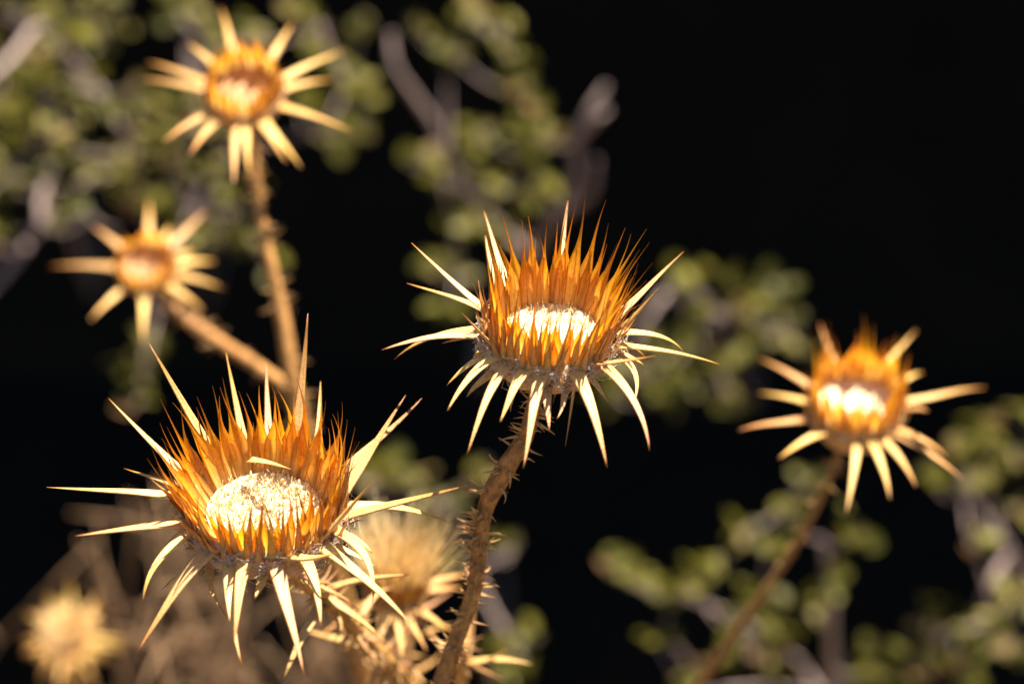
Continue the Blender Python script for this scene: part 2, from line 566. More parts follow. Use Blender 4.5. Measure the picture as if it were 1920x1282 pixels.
def spines_for(head, c, n, e1, e2, Rr, d, specs, Lpx, w_px, ring_h=0.0):
    s = K * d
    for sp in specs:
        (th, tx, ty) = sp[:3]
        opt = sp[3] if len(sp) > 3 else {}
        a = R(th)
        radial = e1 * math.cos(a) + e2 * math.sin(a)
        h = opt.get('h', ring_h)
        rr = opt.get('r', 0.97)
        base = c + radial * (Rr * rr) + n * (Rr * h)
        bd = (base - EYE).dot(FWD)
        L = opt.get('L', Lpx) * s
        tip0 = at(tx, ty, bd)
        d2 = (tip0 - base).length
        dep = math.sqrt(max(L * L - d2 * d2, 0))
        dep = min(dep, L * 0.72)
        sgn = opt.get('z', 1 if math.sin(a) > 0 else -1)
        tip = at(tx, ty, bd + sgn * dep)
        Lr = (tip - base).length
        arch = opt.get('arch', 0.34) * 0.85
        ctrl = base.lerp(tip, 0.36) + (radial * 0.75 + n * 0.35).normalized() * Lr * arch * 0.42
        spine_piece(head, opt.get('name', 'spine'), base - radial * Rr * 0.06, ctrl, tip, opt.get('w', w_px) * 0.92 * s, n, mat=opt.get('m', 'spine'))

def small_spines(head, c, n, e1, e2, Rr, count, seed):
    """short secondary spines filling the ring below the long ones"""
    r = random.Random(seed)
    for k in range(count):
        a = 2 * math.pi * (k + r.uniform(-0.3, 0.3)) / count
        radial = e1 * math.cos(a) + e2 * math.sin(a)
        tang = -e1 * math.sin(a) + e2 * math.cos(a)
        base = c + radial * (Rr * 0.93) + n * (Rr * r.uniform(-0.28, -0.12))
        L = Rr * r.uniform(0.35, 0.85)
        tip = base + (radial * r.uniform(0.5, 1.0) - n * r.uniform(0.0, 0.7) + tang * r.gauss(0, 0.25)).normalized() * L
        ctrl = base.lerp(tip, 0.4) + radial * L * 0.2
        spine_piece(head, 'spine', base - radial * Rr * 0.05, ctrl, tip, Rr * r.uniform(0.11, 0.17), n, seg=9)

def bract_rows(head, c, n, e1, e2, Rr, rows, flare, r=rnd):
    for (cnt, rr, h, L, w, mat, name, prof, foff, jit) in rows:
        ph = r.uniform(0, 1)
        for k in range(cnt):
            th = 2 * math.pi * (k + ph + r.uniform(-0.22, 0.22)) / cnt
            radial = e1 * math.cos(th) + e2 * math.sin(th)
            tang = -e1 * math.sin(th) + e2 * math.cos(th)
            f0, f1, dr = flare(th)
            base = c + radial * (Rr * (rr + r.uniform(-0.02, 0.02))) + n * (Rr * (h + r.uniform(-0.04, 0.04)))
            fr_ = max(0.0, -math.sin(th))
            bract_piece(head, name, base, radial, tang, n, L * (1 - (0.14 if mat == BR else -0.04) * fr_) * (1 - (0.0 if mat == BR else 0.38) * max(0.0, math.sin(th))) * Rr * r.uniform(1 - jit, 1 + jit), w * (1 - 0.28 * fr_) * Rr * r.uniform(0.82, 1.12),
                        f0 + (foff[0] if isinstance(foff, tuple) else foff) + r.gauss(0, 0.05), f1 + (foff[1] if isinstance(foff, tuple) else foff) + r.gauss(0, 0.17), dr + r.gauss(0, 0.16), mat, prof, r)

# ------------------------------------------------------------------ stems
def make_stem(plant, pix, ground_xy, name="stem", prickles=0, span=(0.0, 0.6), plen=0.0045, leafy=0, seed=1, mat='stem'):
    """pix: (px, py, depth, diameter px at that depth); then straight on down to the ground"""
    r = random.Random(seed)
    pts = [at(p[0], p[1], p[2]) for p in pix]
    wid = [p[3] * 0.74 * K * p[2] for p in pix]
    if ground_xy is not None:
        last = pts[-1]
        dirn = (pts[-1] - pts[-2]).normalized()
        q = last + dirn * 0.12
        g = Vector((ground_xy[0], ground_xy[1], -0.05))
        pts += [q, q.lerp(g, 0.5) + Vector((0, 0, 0.02)), g]
        wid += [wid[-1] * 1.1, wid[-1] * 1.35, wid[-1] * 1.6]
    per = 8
    sp = spline(pts, per)
    rad = []
    for i in range(len(sp)):
        u = i / per
        k = min(int(u), len(wid) - 2)
        w = wid[k] + (wid[k + 1] - wid[k]) * (u - k)
        rad.append(0.5 * w * (1 + 0.10 * noise.noise(sp[i] * 120) + 0.05 * noise.noise(sp[i] * 400)))
    b = MB()
    # ribbed stem
    nn = 16
    prev = None
    for i, p in enumerate(sp):
        dd = (sp[min(i + 1, len(sp) - 1)] - sp[max(i - 1, 0)]).normalized()
        a = prev if prev is not None else RIGHT
        a = (a - dd * a.dot(dd)).normalized(); prev = a
        bb = dd.cross(a)
        for k in range(nn):
            an = 2 * math.pi * k / nn + i * 0.03
            rr = rad[i] * (1 + 0.13 * (1 if k % 2 else -1))
            b.v.append(p + a * math.cos(an) * rr + bb * math.sin(an) * rr)
            b.t.append(i / (len(sp) - 1))
    for i in range(len(sp) - 1):
        for k in range(nn):
            k2 = (k + 1) % nn
            b.f.append((i * nn + k, i * nn + k2, (i + 1) * nn + k2, (i + 1) * nn + k))
    b.f.append(tuple(reversed(range(nn)))); b.f.append(tuple((len(sp) - 1) * nn + k for k in range(nn)))
    stem = b.build(name, M[mat], plant, sp[0])
    i0, i1 = int(span[0] * (len(pix) - 1) * per), int(span[1] * (len(pix) - 1) * per)
    nodes = [r.uniform(i0, i1) for _ in range(max(3, prickles // 9))]
    for k in range(prickles):
        u = r.choice(nodes) + r.gauss(0, 1.6) if r.random() < 0.6 else r.uniform(i0, i1)
        u = min(max(u, i0), i1)
        i = min(int(u), len(sp) - 2)
        p = sp[i].lerp(sp[i + 1], u - i)
        dd = (sp[i + 1] - sp[i]).normalized()
        q = Vector((r.gauss(0, 1), r.gauss(0, 1), r.gauss(0, 1)))
        q = (q - dd * q.dot(dd)).normalized()
        dirn = (q + dd * r.uniform(-0.5, 0.5)).normalized()
        l = plen * r.uniform(0.45, 1.35)
        base = p + q * rad[i] * 0.9
        bend = Vector((r.gauss(0, 1), r.gauss(0, 1), r.gauss(0, 1))) * l * 0.12
        m = MB()
        pts_ = bez(base, base + dirn * l * 0.5 + bend, base + dirn * l, 5)
        m.tube(pts_, [l * 0.10, l * 0.075, l * 0.05, l * 0.028, 0.00004], 5)
        m.build("prickle", M['prickle'], stem, base)
    for k in range(leafy):
        # withered spiny leaf shreds along the stem
        u = r.uniform(i0, i1); i = min(int(u), len(sp) - 2)
        p = sp[i]
        dd = (sp[i + 1] - sp[i]).normalized()
        q = Vector((r.gauss(0, 1), r.gauss(0, 1), r.gauss(0, 1)))
        q = (q - dd * q.dot(dd)).normalized()
        l = plen * r.uniform(2.5, 5.0)
        base = p + q * rad[i] * 0.8
        tip = base + (q + dd * r.uniform(-0.5, 0.9)).normalized() * l
        ctrl = base.lerp(tip, 0.5) + Vector((0, 0, 1)) * l * r.uniform(-0.3, 0.3)
        spine_piece(stem, "withered_leaf", base, ctrl, tip, l * 0.16, Vector((0, 0, 1)), mat='prickle', seg=8)
    return stem

BR = 'bract'
# ------------------------------------------------------------------ thistle standing tallest and sharpest (centre of the picture)
D0 = FOCUS
def dstem(py, py0, d0):
    return d0 + (py - py0) * K * d0 * math.tan(PITCH)

def centre_thistle():
    px, py, d = 1031, 628, D0
    c, n, e1, e2 = head_frame(px, py, d, 35, -2)
    Rr = 128 * K * d
    root = Vector((-0.03, 0.92, 0))
    t = thing("thistle", root, "dry thistle with upright orange bract crown and pale cupped centre on bare prickly stem", "thistle")
    head = make_cup(t, c, n, e1, e2, Rr, 0.0, None, 600, 1, 0.72)
    def flare(th):
        cs = math.cos(th)
        out = 0.02 + 0.20 * max(0, cs) - 0.06 * max(0, -cs)
        front = max(0, -math.sin(th))
        return (out * 0.6, out + 0.24 * max(0, cs) + 0.05 - 0.05 * front, 0.04 - 0.12 * max(0, math.sin(th)) * cs + 0.10 * front * 1.0)
    bract_rows(head, c, n, e1, e2, Rr, [
        (36, 0.72, -0.04, 1.60, 0.215, BR, "bract", PROF_BRACT, (0.28, -0.10), 0.16),
        (36, 0.82, -0.02, 1.38, 0.175, BR, "bract", PROF_BRACT, (0.14, -0.03), 0.16),
        (34, 0.91, 0.00, 1.14, 0.155, 'outer', "bract", PROF_SCALE, (0.08, 0.0), 0.20),
        (32, 0.97, -0.06, 0.80, 0.175, 'outer', "bract", PROF_SCALE, 0.06, 0.24),
        (24, 0.975, -0.20, 0.52, 0.34, 'scale', "outer_scale", PROF_SCALE, 0.22, 0.3),
        (20, 0.90, -0.40, 0.46, 0.40, 'scale', "outer_scale", PROF_SCALE, 0.30, 0.3)], flare)
    specs = [
        (186, 715, 655, dict(L=200, arch=0.75, w=24)),
        (172, 739, 674, dict(L=195, arch=0.7, w=22)),
        (150, 763, 530, dict(L=205, arch=0.35, w=20)),
        (165, 772, 456, dict(L=220, arch=0.15, h=0.2, w=19)),
        (122, 906, 395, dict(L=225, w=22)),
        (135, 911, 432, dict(L=200, w=19)),
        (84, 1065, 378, dict(L=215, w=21)),
        (22, 1282, 473, dict(L=215, arch=0.1, w=24)),
        (-4, 1236, 540, dict(L=150, arch=0.2, h=0.1, w=20)),
        (6, 1283, 661, dict(L=180, arch=0.85, w=23)),
        (-14, 1349, 683, dict(L=225, arch=0.5, w=24)),
        (-52, 1228, 667, dict(L=190, arch=0.2, w=20, h=0.0)),
        (-42, 1217, 844, dict(L=235, arch=0.8, w=27)),
        (-12, 1187, 760, dict(L=170, arch=0.9, w=20, h=-0.12)),
        (-68, 1139, 876, dict(L=225, arch=0.55, w=30)),
        (-98, 980, 878, dict(L=220, arch=0.35, w=27)),
        (-112, 937, 790, dict(L=190, arch=0.45, w=26)),
        (-130, 875, 851, dict(L=225, arch=0.4, w=25)),
        (-146, 839, 769, dict(L=190, arch=0.45, w=25)),
        (-166, 887, 676, dict(L=90, arch=0.6, w=16, h=-0.15)),
        (-150, 866, 586, dict(L=110, arch=-0.25, w=20, h=0.05)),
        (-168, 897, 526, dict(L=100, arch=0.0, w=18, h=0.15)),
        (60, 1061, 836, dict(L=190, arch=0.6, w=20, h=-0.5, r=0.75, z=1)),
        (70, 1037, 756, dict(L=120, arch=0.3, w=13, h=-0.5, r=0.75, z=1)),
        (-85, 1068, 648, dict(L=75, arch=-0.1, w=24, h=-0.02, z=-1)),
        (-48, 1148, 605, dict(L=90, arch=-0.1, w=18, h=0.02, z=-1)),
        (-35, 1190, 565, dict(L=60, arch=0.0, w=8, h=0.35, z=-1)),
    ]
    spines_for(head, c, n, e1, e2, Rr, d, specs, 205, 22)
    small_spines(head, c, n, e1, e2, Rr, 15, 3)
    make_wool(head, c, n, e1, e2, Rr, 620)
    pix = []
    for (x, y, w) in [(1012, 690, 34), (1003, 750, 32), (986, 815, 36), (948, 878, 48), (913, 945, 40), (900, 1015, 34), (893, 1085, 36), (876, 1145, 36), (850, 1212, 38), (826, 1282, 40)]:
        pix.append((x, y, dstem(y, 628, d) + 0.004, w))
    make_stem(t, pix, (-0.03, 0.92), prickles=210, span=(0.04, 1.0), plen=0.0042, seed=11)

def left_thistle():
    px, py, d = 498, 952, D0
    c, n, e1, e2 = head_frame(px, py, d, 38, -3)
    Rr = 152 * K * d
    root = Vector((-0.09, 0.90, 0))
    t = thing("thistle", root, "broad dry thistle with widest open cup of crumbly pale chaff and long white spines", "thistle")
    head = make_cup(t, c, n, e1, e2, Rr, -0.14, None, 1500, 5, 0.73, 'chaff', 0.30)
    def flare(th):
        cs, sn = math.cos(th), math.sin(th)
        left = max(0, -cs)
        fr = max(0, -sn)
        return (0.10 + 0.25 * left - 0.04 * max(0, cs) - 0.10 * fr, 0.10 + 0.36 * left - 0.08 * max(0, cs) - 0.05 * max(0, sn) - 0.16 * fr, 0.20 * max(0, sn) + 0.03 * max(0, -sn))
    bract_rows(head, c, n, e1, e2, Rr, [
        (28, 0.74, -0.14, 1.36, 0.26, BR, "bract", PROF_BRACT, (0.38, -0.14), 0.10),
        (36, 0.83, -0.08, 1.22, 0.18, BR, "bract", PROF_BRACT, (0.18, -0.03), 0.15),
        (36, 0.92, -0.06, 1.12, 0.15, 'outer', "bract", PROF_SCALE, (0.06, 0.0), 0.18),
        (32, 0.975, -0.10, 0.80, 0.165, 'outer', "outer_scale", PROF_SCALE, 0.08, 0.22),
        (24, 0.975, -0.22, 0.46, 0.34, 'scale', "outer_scale", PROF_SCALE, 0.22, 0.3),
        (20, 0.90, -0.40, 0.42, 0.40, 'scale', "outer_scale", PROF_SCALE, 0.30, 0.3)], flare)
    specs = [
        (172, 87, 912, dict(L=265, arch=0.15, w=28)),
        (200, 142, 1004, dict(L=245, arch=0.25, w=30)),
        (207, 268, 1130, dict(L=190, arch=0.9, w=26)),
        (231, 255, 1223, dict(L=260, arch=0.3, w=34)),
        (222, 425, 1157, dict(L=160, arch=0.8, w=22, h=-0.35, r=0.85)),
        (247, 452, 1244, dict(L=240, arch=0.45, w=28, h=-0.08)),
        (259, 438, 1206, dict(L=225, arch=0.3, w=30)),
        (281, 569, 1265, dict(L=260, arch=0.3, w=36)),
        (301, 602, 1171, dict(L=190, arch=0.75, w=30)),
        (318, 770, 1170, dict(L=265, arch=0.45, w=32)),
        (290, 631, 1037, dict(L=150, arch=0.75, w=30, h=0.02)),
        (338, 700, 1130, dict(L=200, arch=0.95, w=26)),
        (-8, 876, 910, dict(L=260, arch=0.1, w=30)),
        (4, 841, 977, dict(L=230, arch=0.65, w=28)),
        (323, 702, 902, dict(L=170, arch=-0.15, w=28, h=0.05)),
        (10, 761, 742, dict(L=235, arch=0.0, w=30, h=0.1)),
        (32, 790, 745, dict(L=240, arch=0.2, w=28)),
        (55, 602, 715, dict(L=190, arch=0.2, w=22)),
        (72, 577, 587, dict(L=280, arch=0.1, w=28)),
        (92, 500, 678, dict(L=210, arch=0.1, w=22)),
        (108, 424, 662, dict(L=215, arch=0.0, w=22)),
        (130, 280, 645, dict(L=270, arch=0.1, w=26)),
        (158, 203, 746, dict(L=240, arch=0.2, w=24)),
        (166, 232, 877, dict(L=160, arch=0.4, w=18)),
        (190, 284, 898, dict(L=110, arch=-0.1, w=22, h=0.03)),
        (262, 530, 1100, dict(L=90, arch=0.5, w=26, h=-0.35, r=0.8, m='scale')),
        (-20, 661, 851, dict(L=150, arch=-0.05, w=20, h=0.08, m='scale')),
        (335, 655, 905, dict(L=105, arch=-0.05, w=20, h=0.05, m='scale')),
        (-2, 677, 975, dict(L=80, arch=0.6, w=14, h=-0.2)),
    ]
    spines_for(head, c, n, e1, e2, Rr, d, specs, 235, 26)
    # one bract has fallen inward across the cup
    p0, p2 = at(468, 861, d + 0.006), at(546, 879, d - 0.002)
    spine_piece(head, "bract", p0, p0.lerp(p2, 0.5) + UP * 0.0006, p2, 16 * K * d, n, 0.12)
    small_spines(head, c, n, e1, e2, Rr, 13, 4)
    make_wool(head, c, n, e1, e2, Rr, 480)
    pix = []
    for (x, y, w) in [(528, 1030, 44), (558, 1075, 42), (610, 1120, 40), (662, 1176, 42), (722, 1238, 42), (782, 1310, 44)]:
        pix.append((x, y, dstem(y, 1010, d) + 0.012 + (y - 1030) * 0.00034, w))
    make_stem(t, pix, (-0.085, 0.90), prickles=150, span=(0.15, 1.0), plen=0.0052, leafy=9, seed=21)

# ------------------------------------------------------------------ the softer thistles behind
def simple_flare(a, b):
    return lambda th: (a, b, 0.0)

def back_head(t, px, py, d, elev, roll, Rpx, tips, Lpx, w, floor_h=0.1, chaff=60, hb=1.1, fl=(0.05, 0.1), cnt=24, fr=0.8, rb=None, fmat='chaff'):
    rb = rb or fr + 0.04
    c, n, e1, e2 = head_frame(px, py, d, elev, roll)
    Rr = Rpx * K * d
    head = make_cup(t, c, n, e1, e2, Rr, floor_h, None, chaff, px, fr, fmat)
    bract_rows(head, c, n, e1, e2, Rr, [
        (cnt, rb, 0.05, hb, 0.30, BR, "bract", PROF_BRACT, 0.0, 0.15),
        (cnt, rb + 0.07, 0.0, hb * 0.7, 0.25, 'outer', "bract", PROF_SCALE, 0.05, 0.18),
        (18, 0.98, -0.10, 0.5, 0.28, 'scale', "outer_scale", PROF_SCALE, 0.15, 0.2)], simple_flare(*fl))
    specs = []
    for tp in tips:
        tx, ty = tp[:2]
        # ring angle whose picture direction points at the tip
        th = math.degrees(math.atan2((py - ty) / max(math.sin(R(elev)), 0.3), tx - px))
        specs.append((th, tx, ty, dict(arch=tp[2] if len(tp) > 2 else 0.35, L=Lpx, w=w)))
    spines_for(head, c, n, e1, e2, Rr, d, specs, Lpx, w)
    return head, c, n

def forked_thistle():
    root = Vector((-0.09, 1.12, 0))
    t = thing("thistle", root, "blurred dry thistle whose stem forks into two small star-shaped orange heads", "thistle")
    d1, d2 = 0.865, 0.925
    back_head(t, 458, 178, d1, 50, 0, 80, [(276, 117), (262, 150), (306, 267), (355, 292), (437, 349), (538, 306), (565, 316), (662, 248), (645, 95), (628, 150), (551, 40), (530, 85), (412, 14), (352, 80), (470, 330)], 210, 19, hb=1.35, fl=(0.0, -0.34), fr=0.70, rb=0.86, fmat='seed')
    back_head(t, 275, 502, d2, 56, 0, 60, [(93, 499), (169, 602), (270, 646), (382, 582), (422, 540), (404, 489), (390, 393), (318, 425), (278, 375), (172, 424), (365, 470)], 160, 18, hb=1.3, fl=(0.0, -0.36), fr=0.66, rb=0.86, fmat='seed')
    pix = [(472, 225, d1 + 0.015, 24), (476, 300, d1 + 0.02, 25), (488, 400, d1 + 0.02, 26), (510, 510, d1 + 0.02, 31), (532, 610, d1 + 0.02, 33), (546, 700, d1 + 0.02, 36), (562, 790, d1 + 0.025, 44), (590, 900, d1 + 0.035, 44), (612, 1010, d1 + 0.05, 44)]
    make_stem(t, pix, (-0.09, 1.12), prickles=90, span=(0.1, 0.95), plen=0.004, seed=31)
    pix = [(296, 535, d2 + 0.010, 26), (330, 582, d2 + 0.012, 30), (400, 634, d2 + 0.006, 30), (475, 682, d2 - 0.015, 31), (549, 733, d1 + 0.022, 32)]
    make_stem(t, pix, None, prickles=40, span=(0.2, 0.95), plen=0.004, seed=32)

def right_thistle():
    root = Vector((0.06, 1.10, 0))
    d = 0.83
    t = thing("thistle", root, "blurred dry orange thistle with glowing white centre on a thin leaning stem coloured darker for shade", "thistle")
    back_head(t, 1604, 768, d, 38, 0, 96, [(1421, 671), (1418, 738), (1386, 808), (1461, 858, 0.6), (1587, 962, 0.45), (1668, 935, 0.6), (1718, 912, 0.6), (1804, 898, 0.5), (1774, 855, 0.6), (1850, 728, 0.2), (1730, 699), (1718, 618, 0.1), (1537, 605, 0.1), (1740, 770)], 215, 20, floor_h=0.08, chaff=90, hb=1.35, fl=(0.04, 0.02), cnt=32, fr=0.78, rb=0.84)
    pix = [(1590, 810, d + 0.01, 20), (1568, 860, d + 0.016, 19), (1540, 930, d + 0.022, 19), (1480, 1040, d + 0.04, 20), (1410, 1140, d + 0.05, 21), (1344, 1236, d + 0.06, 23), (1300, 1300, d + 0.07, 25)]
    make_stem(t, pix, (0.06, 1.10), prickles=30, span=(0.1, 1.0), plen=0.003, seed=41, mat='shaded_stem')

def pappus_tuft(head, c, n, e1, e2, Rr, L, count, spreadv, seed):
    r = random.Random(seed)
    b = MB()
    for i in range(count):
        a = r.uniform(0, 2 * math.pi); q = math.sqrt(r.random())
        rad = e1 * math.cos(a) + e2 * math.sin(a)
        base = c + rad * (q * Rr * 0.7)
        d = (n + rad * (q * spreadv) + Vector((r.gauss(0, .13), r.gauss(0, .13), r.gauss(0, .13)))).normalized()
        l = L * r.uniform(0.5, 1.15)
        b.tube(bez(base, base + d * l * 0.5 + rad * l * 0.02, base + d * l + rad * l * 0.05, 4), [0.00026, 0.00024, 0.0002, 0.00008], 3, cap=False)
    b.build("pappus", M['pappus'], head, c, kind="stuff")

def tufted_thistle():
    d = 0.80
    root = Vector((-0.05, 1.02, 0))
    t = thing("thistle", root, "blurred thistle with brushy pale seed tuft low behind the prickly stem", "thistle")
    tips = [(878, 1075, 0.3), (868, 1100, 0.2), (850, 1185, 0.3), (800, 1220, 0.3), (690, 1250, 0.3), (640, 1150), (660, 1010, 0.1), (755, 1235, 0.3), (600, 1190, 0.3)]
    head, c, n = back_head(t, 742, 1108, d, 32, -6, 62, tips, 165, 22, chaff=0, hb=1.2, fl=(0.1, 0.4), cnt=24)
    c2, n2, e1, e2 = head_frame(742, 1108, d, 32, -6)
    pappus_tuft(head, c2 + n2 * 0.002, n2, e1, e2, 62 * K * d, 140 * K * d, 420, 0.42, 3)
    pix = [(738, 1150, d + 0.01, 36), (730, 1200, d + 0.02, 36), (722, 1260, d + 0.03, 38), (718, 1310, d + 0.04, 38)]
    make_stem(t, pix, (-0.05, 1.02), prickles=40, span=(0.1, 1.0), plen=0.006, leafy=12, seed=51)

def faint_thistle():
    d = 1.10
    root = Vector((-0.22, 1.25, 0))
    t = thing("thistle", root, "most blurred thistle, a small pale straw-coloured head low beside dry brush", "thistle")
    r = random.Random(8)
    tips = []
    for i in range(24):
        a = 2 * math.pi * (i + r.uniform(-0.3, 0.3)) / 24
        q = r.uniform(62, 118)
        tips.append((130 + math.cos(a) * q, 1195 - math.sin(a) * q * 0.95, r.uniform(0, 0.4)))
    head, c, n = back_head(t, 130, 1195, d, 48, 0, 42, tips, 122, 13, chaff=0, hb=0.8, fl=(0.25, 0.45), cnt=18)
    c2, n2, e1, e2 = head_frame(130, 1195, d, 48, 0)
    pappus_tuft(head, c2 + n2 * 0.002, n2, e1, e2, 42 * K * d, 44 * K * d, 260, 0.9, 4)
    pix = [(131, 1225, d + 0.01, 22), (136, 1270, d + 0.03, 24), (142, 1330, d + 0.05, 24)]
    make_stem(t, pix, (-0.22, 1.25), prickles=12, span=(0.2, 1.0), plen=0.004, seed=61)

centre_thistle()
left_thistle()
forked_thistle()
right_thistle()
tufted_thistle()
faint_thistle()

def spiny_offshoot():
    """low side shoot with fallen spiny leaves at the foot of the tall stem"""
    root = Vector((-0.02, 0.97, 0))
    t = thing("thistle_shoot", root, "short withered spiny shoot clasping the foot of the tall prickly stem", "thistle shoot")
    d = 0.775
    pix = [(872, 1205, d, 26), (868, 1240, d + 0.01, 28), (862, 1300, d + 0.02, 30)]
    st = make_stem(t, pix, (-0.02, 0.97), prickles=26, span=(0.0, 1.0), plen=0.0042, leafy=7, seed=71)
spiny_offshoot()

# ------------------------------------------------------------------ evergreen shrubs behind
def leaf_mesh(seed):
    r = random.Random(seed)
    L, W = 1.0, r.uniform(0.62, 0.82)
    prof = [(0.0, 0.06), (0.14, 0.55), (0.35, 0.95), (0.58, 1.0), (0.8, 0.7), (0.94, 0.32), (1.0, 0.03)]
    v, f = [], []
    fold = r.uniform(0.12, 0.35); curl = r.uniform(-0.25, 0.4)
    for (t, w) in prof:
        z = -curl * t * t * 0.5
        jag = 1 + r.uniform(-0.12, 0.12)
        for s in (-1, -0.5, 0, 0.5, 1):
            v.append((s * w * W * 0.5 * jag, t * L, z + fold * abs(s) * w * W * 0.5))
    for i in range(len(prof) - 1):
        for j in range(4):
            f.append((i * 5 + j, i * 5 + j + 1, (i + 1) * 5 + j + 1, (i + 1) * 5 + j))
    me = bpy.data.meshes.new("leaf")
    me.from_pydata(v, [], f)
    me.materials.append(M['leaf'])
    me.polygons.foreach_set("use_smooth", [True] * len(me.polygons))
    return me
LEAVES = [leaf_mesh(i) for i in range(6)]

def shrub(label, root_pix, branches, clumps, seed, size=0.0092, group=None):
    """branches: lists of (px, py, depth, width px); clumps: (px, py, radius px, depth, leaves)"""
    r = random.Random(seed)
    # rooted where the sight line meets the bank, or the ground below it
    p0 = at(root_pix[0], root_pix[1], 1.0)
    dv = p0 - EYE
    k = min((BANK_Y - EYE.y) / dv.y, (-CAM_H) / dv.z if dv.z < 0 else 99)
    root = EYE + dv * k
    t = thing("shrub", root, label, "shrub", group)
    nodes = []
    nleaf = 0
    for bi, br in enumerate(branches):
        pts = [at(*b[:3]) for b in br]
        wid = [b[3] * 0.42 * K * b[2] for b in br]
        if bi == 0:
            end = root + dv.normalized() * 0.10
            mid = pts[-1].lerp(end, 0.4) + Vector((r.uniform(-.03, .03), 0.05, -0.10))
            b = MB()
            sp = spline([pts[-1], mid, end], 10)
            b.tube(sp, [wid[-1] * 0.5 * (0.9 + 0.9 * i / len(sp)) for i in range(len(sp))], 8)
            b.build("trunk", M['twig'], t, end)
            nodes += sp[:9]
        sp = spline(pts, 7)
        rad = []
        for i in range(len(sp)):
            u = i / 7; kk = min(int(u), len(wid) - 2)
            rad.append(0.5 * min(1.0, 0.45 + i / 8) * (wid[kk] + (wid[kk + 1] - wid[kk]) * (u - kk)) * (1 + 0.18 * noise.noise(sp[i] * 45)))
        if bi > 0:
            # joined to the nearest wood already there
            q = min(nodes, key=lambda a: (a - sp[-1]).length)
            if (q - sp[-1]).length > 0.004:
                ext = spline([sp[-1], sp[-1].lerp(q, 0.5) + FWD * 0.02, q], 6)[1:]
                sp = sp + ext; rad = rad + [rad[-1]] * len(ext)
        b = MB(); b.tube(sp, rad, 8)
        b.build("branch", M['twig'], t, sp[-1])
        nodes += sp
    for (cx, cy, cr, cd, cn) in clumps:
        cen = at(cx, cy, cd)
        q = min(nodes, key=lambda a: (a - cen).length)
        dq = (q - cen).length
        tw_end = cen + (cen - q).normalized() * cr * K * cd * 0.6
        sp = bez(q, q.lerp(cen, 0.6) + FWD * min(0.05, 0.25 * dq) - Vector((0, 0, 0.01)), tw_end, 9)
        b = MB(); b.tube(sp, [0.0007 - 0.0004 * i / 8 for i in range(9)], 5)
        b.build("twig", M['twig'], t, q)
        nodes.append(cen)
        for k in range(cn):
            if nleaf >= 300:
                break
            nleaf += 1
            rr = cr * K * cd
            off = RIGHT * r.gauss(0, rr * 0.55) + UP * r.gauss(0, rr * 0.55) + FWD * r.gauss(0, rr * 0.8)
            p = cen + off
            # petiole foot at the leaf origin; leaf grows away from the twig
            dirn = (off.normalized() + Vector((r.gauss(0, .5), r.gauss(0, .5), r.gauss(0, .4)))).normalized()
            up = (Vector((0.2, -0.2, 0.8)) + Vector((r.gauss(0, .75), r.gauss(0, .75), r.gauss(0, .25)))).normalized()
            up = (up - dirn * up.dot(dirn)).normalized()
            x = dirn.cross(up)
            o = bpy.data.objects.new("leaf", r.choice(LEAVES))
            COL.objects.link(o)
            s = size * r.uniform(0.7, 1.25)
            m = Matrix((x, dirn, up)).transposed()
            o.rotation_euler = m.to_euler()
            o.scale = (s, s, s)
            place(o, p - dirn * s * 0.5, t)
    return t

def cl(lst, d, dj, seed, dens=1.0):
    r = random.Random(seed)
    out = []
    for (x, y, rr) in lst:
        out.append((x, y, rr, d + r.uniform(-dj, dj), max(3, round((rr / 17.0) ** 1.5 * dens * 1.95))))
    return out

rS = random.Random(99)
c1 = []
for gy in range(7):
    for gx in range(6):
        x = -15 + gx * 56 + rS.uniform(-20, 20); y = 5 + gy * 68 + rS.uniform(-22, 22)
        if 190 < x < 330 and y < 130:
            continue
        c1.append((x, y, rS.uniform(26, 40)))
c1 += [(215, 20, 26)]
shrub("dense olive-leaved shrub with thick crossing grey twigs, left of the tall star-shaped head", (150, 330),
      [[(100, 85, 1.22, 34), (100, 160, 1.22, 36), (98, 250, 1.24, 36), (90, 330, 1.30, 32), (110, 380, 1.38, 30)],
       [(135, 120, 1.24, 26), (180, 185, 1.25, 30), (225, 240, 1.28, 28), (270, 300, 1.34, 24)],
       [(-40, 165, 1.2, 32), (20, 110, 1.22, 32), (70, 50, 1.25, 28), (110, 70, 1.3, 24)],
       [(-30, 560, 1.20, 36), (20, 500, 1.21, 38), (58, 450, 1.24, 34), (90, 390, 1.33, 28)],
       [(74, 425, 1.22, 30), (78, 370, 1.23, 30), (96, 310, 1.28, 26)]],
      cl(c1, 1.26, 0.09, 5, 1.75), 101)
c1 = [(350, 22, 35), (398, 70, 30), (475, 60, 30), (600, 45, 28), (677, 50, 24), (677, 185, 40), (628, 250, 36), (682, 240, 28), (322, 295, 36),
      (398, 327, 32), (300, 365, 36), (458, 387, 36), (404, 442, 30), (470, 447, 26), (530, 490, 22), (640, 120, 30), (560, 180, 30),
      (265, 700, 40), (275, 640, 26), (250, 745, 30), (300, 240, 34), (350, 190, 34), (560, 20, 28), (340, 440, 24), (590, 100, 26), (420, 250, 28)]
shrub("looser leafy shrub spreading behind both star-shaped heads of the forked thistle", (420, 420),
      [[(680, 215, 1.3, 10), (560, 255, 1.33, 13), (440, 290, 1.36, 16), (380, 330, 1.42, 18)],
       [(340, 30, 1.28, 10), (360, 140, 1.31, 13), (400, 250, 1.36, 16)],
       [(265, 720, 1.26, 9), (290, 600, 1.33, 12), (340, 450, 1.40, 14), (380, 350, 1.42, 16)]],
      cl(c1, 1.27, 0.08, 15, 1.7), 107)

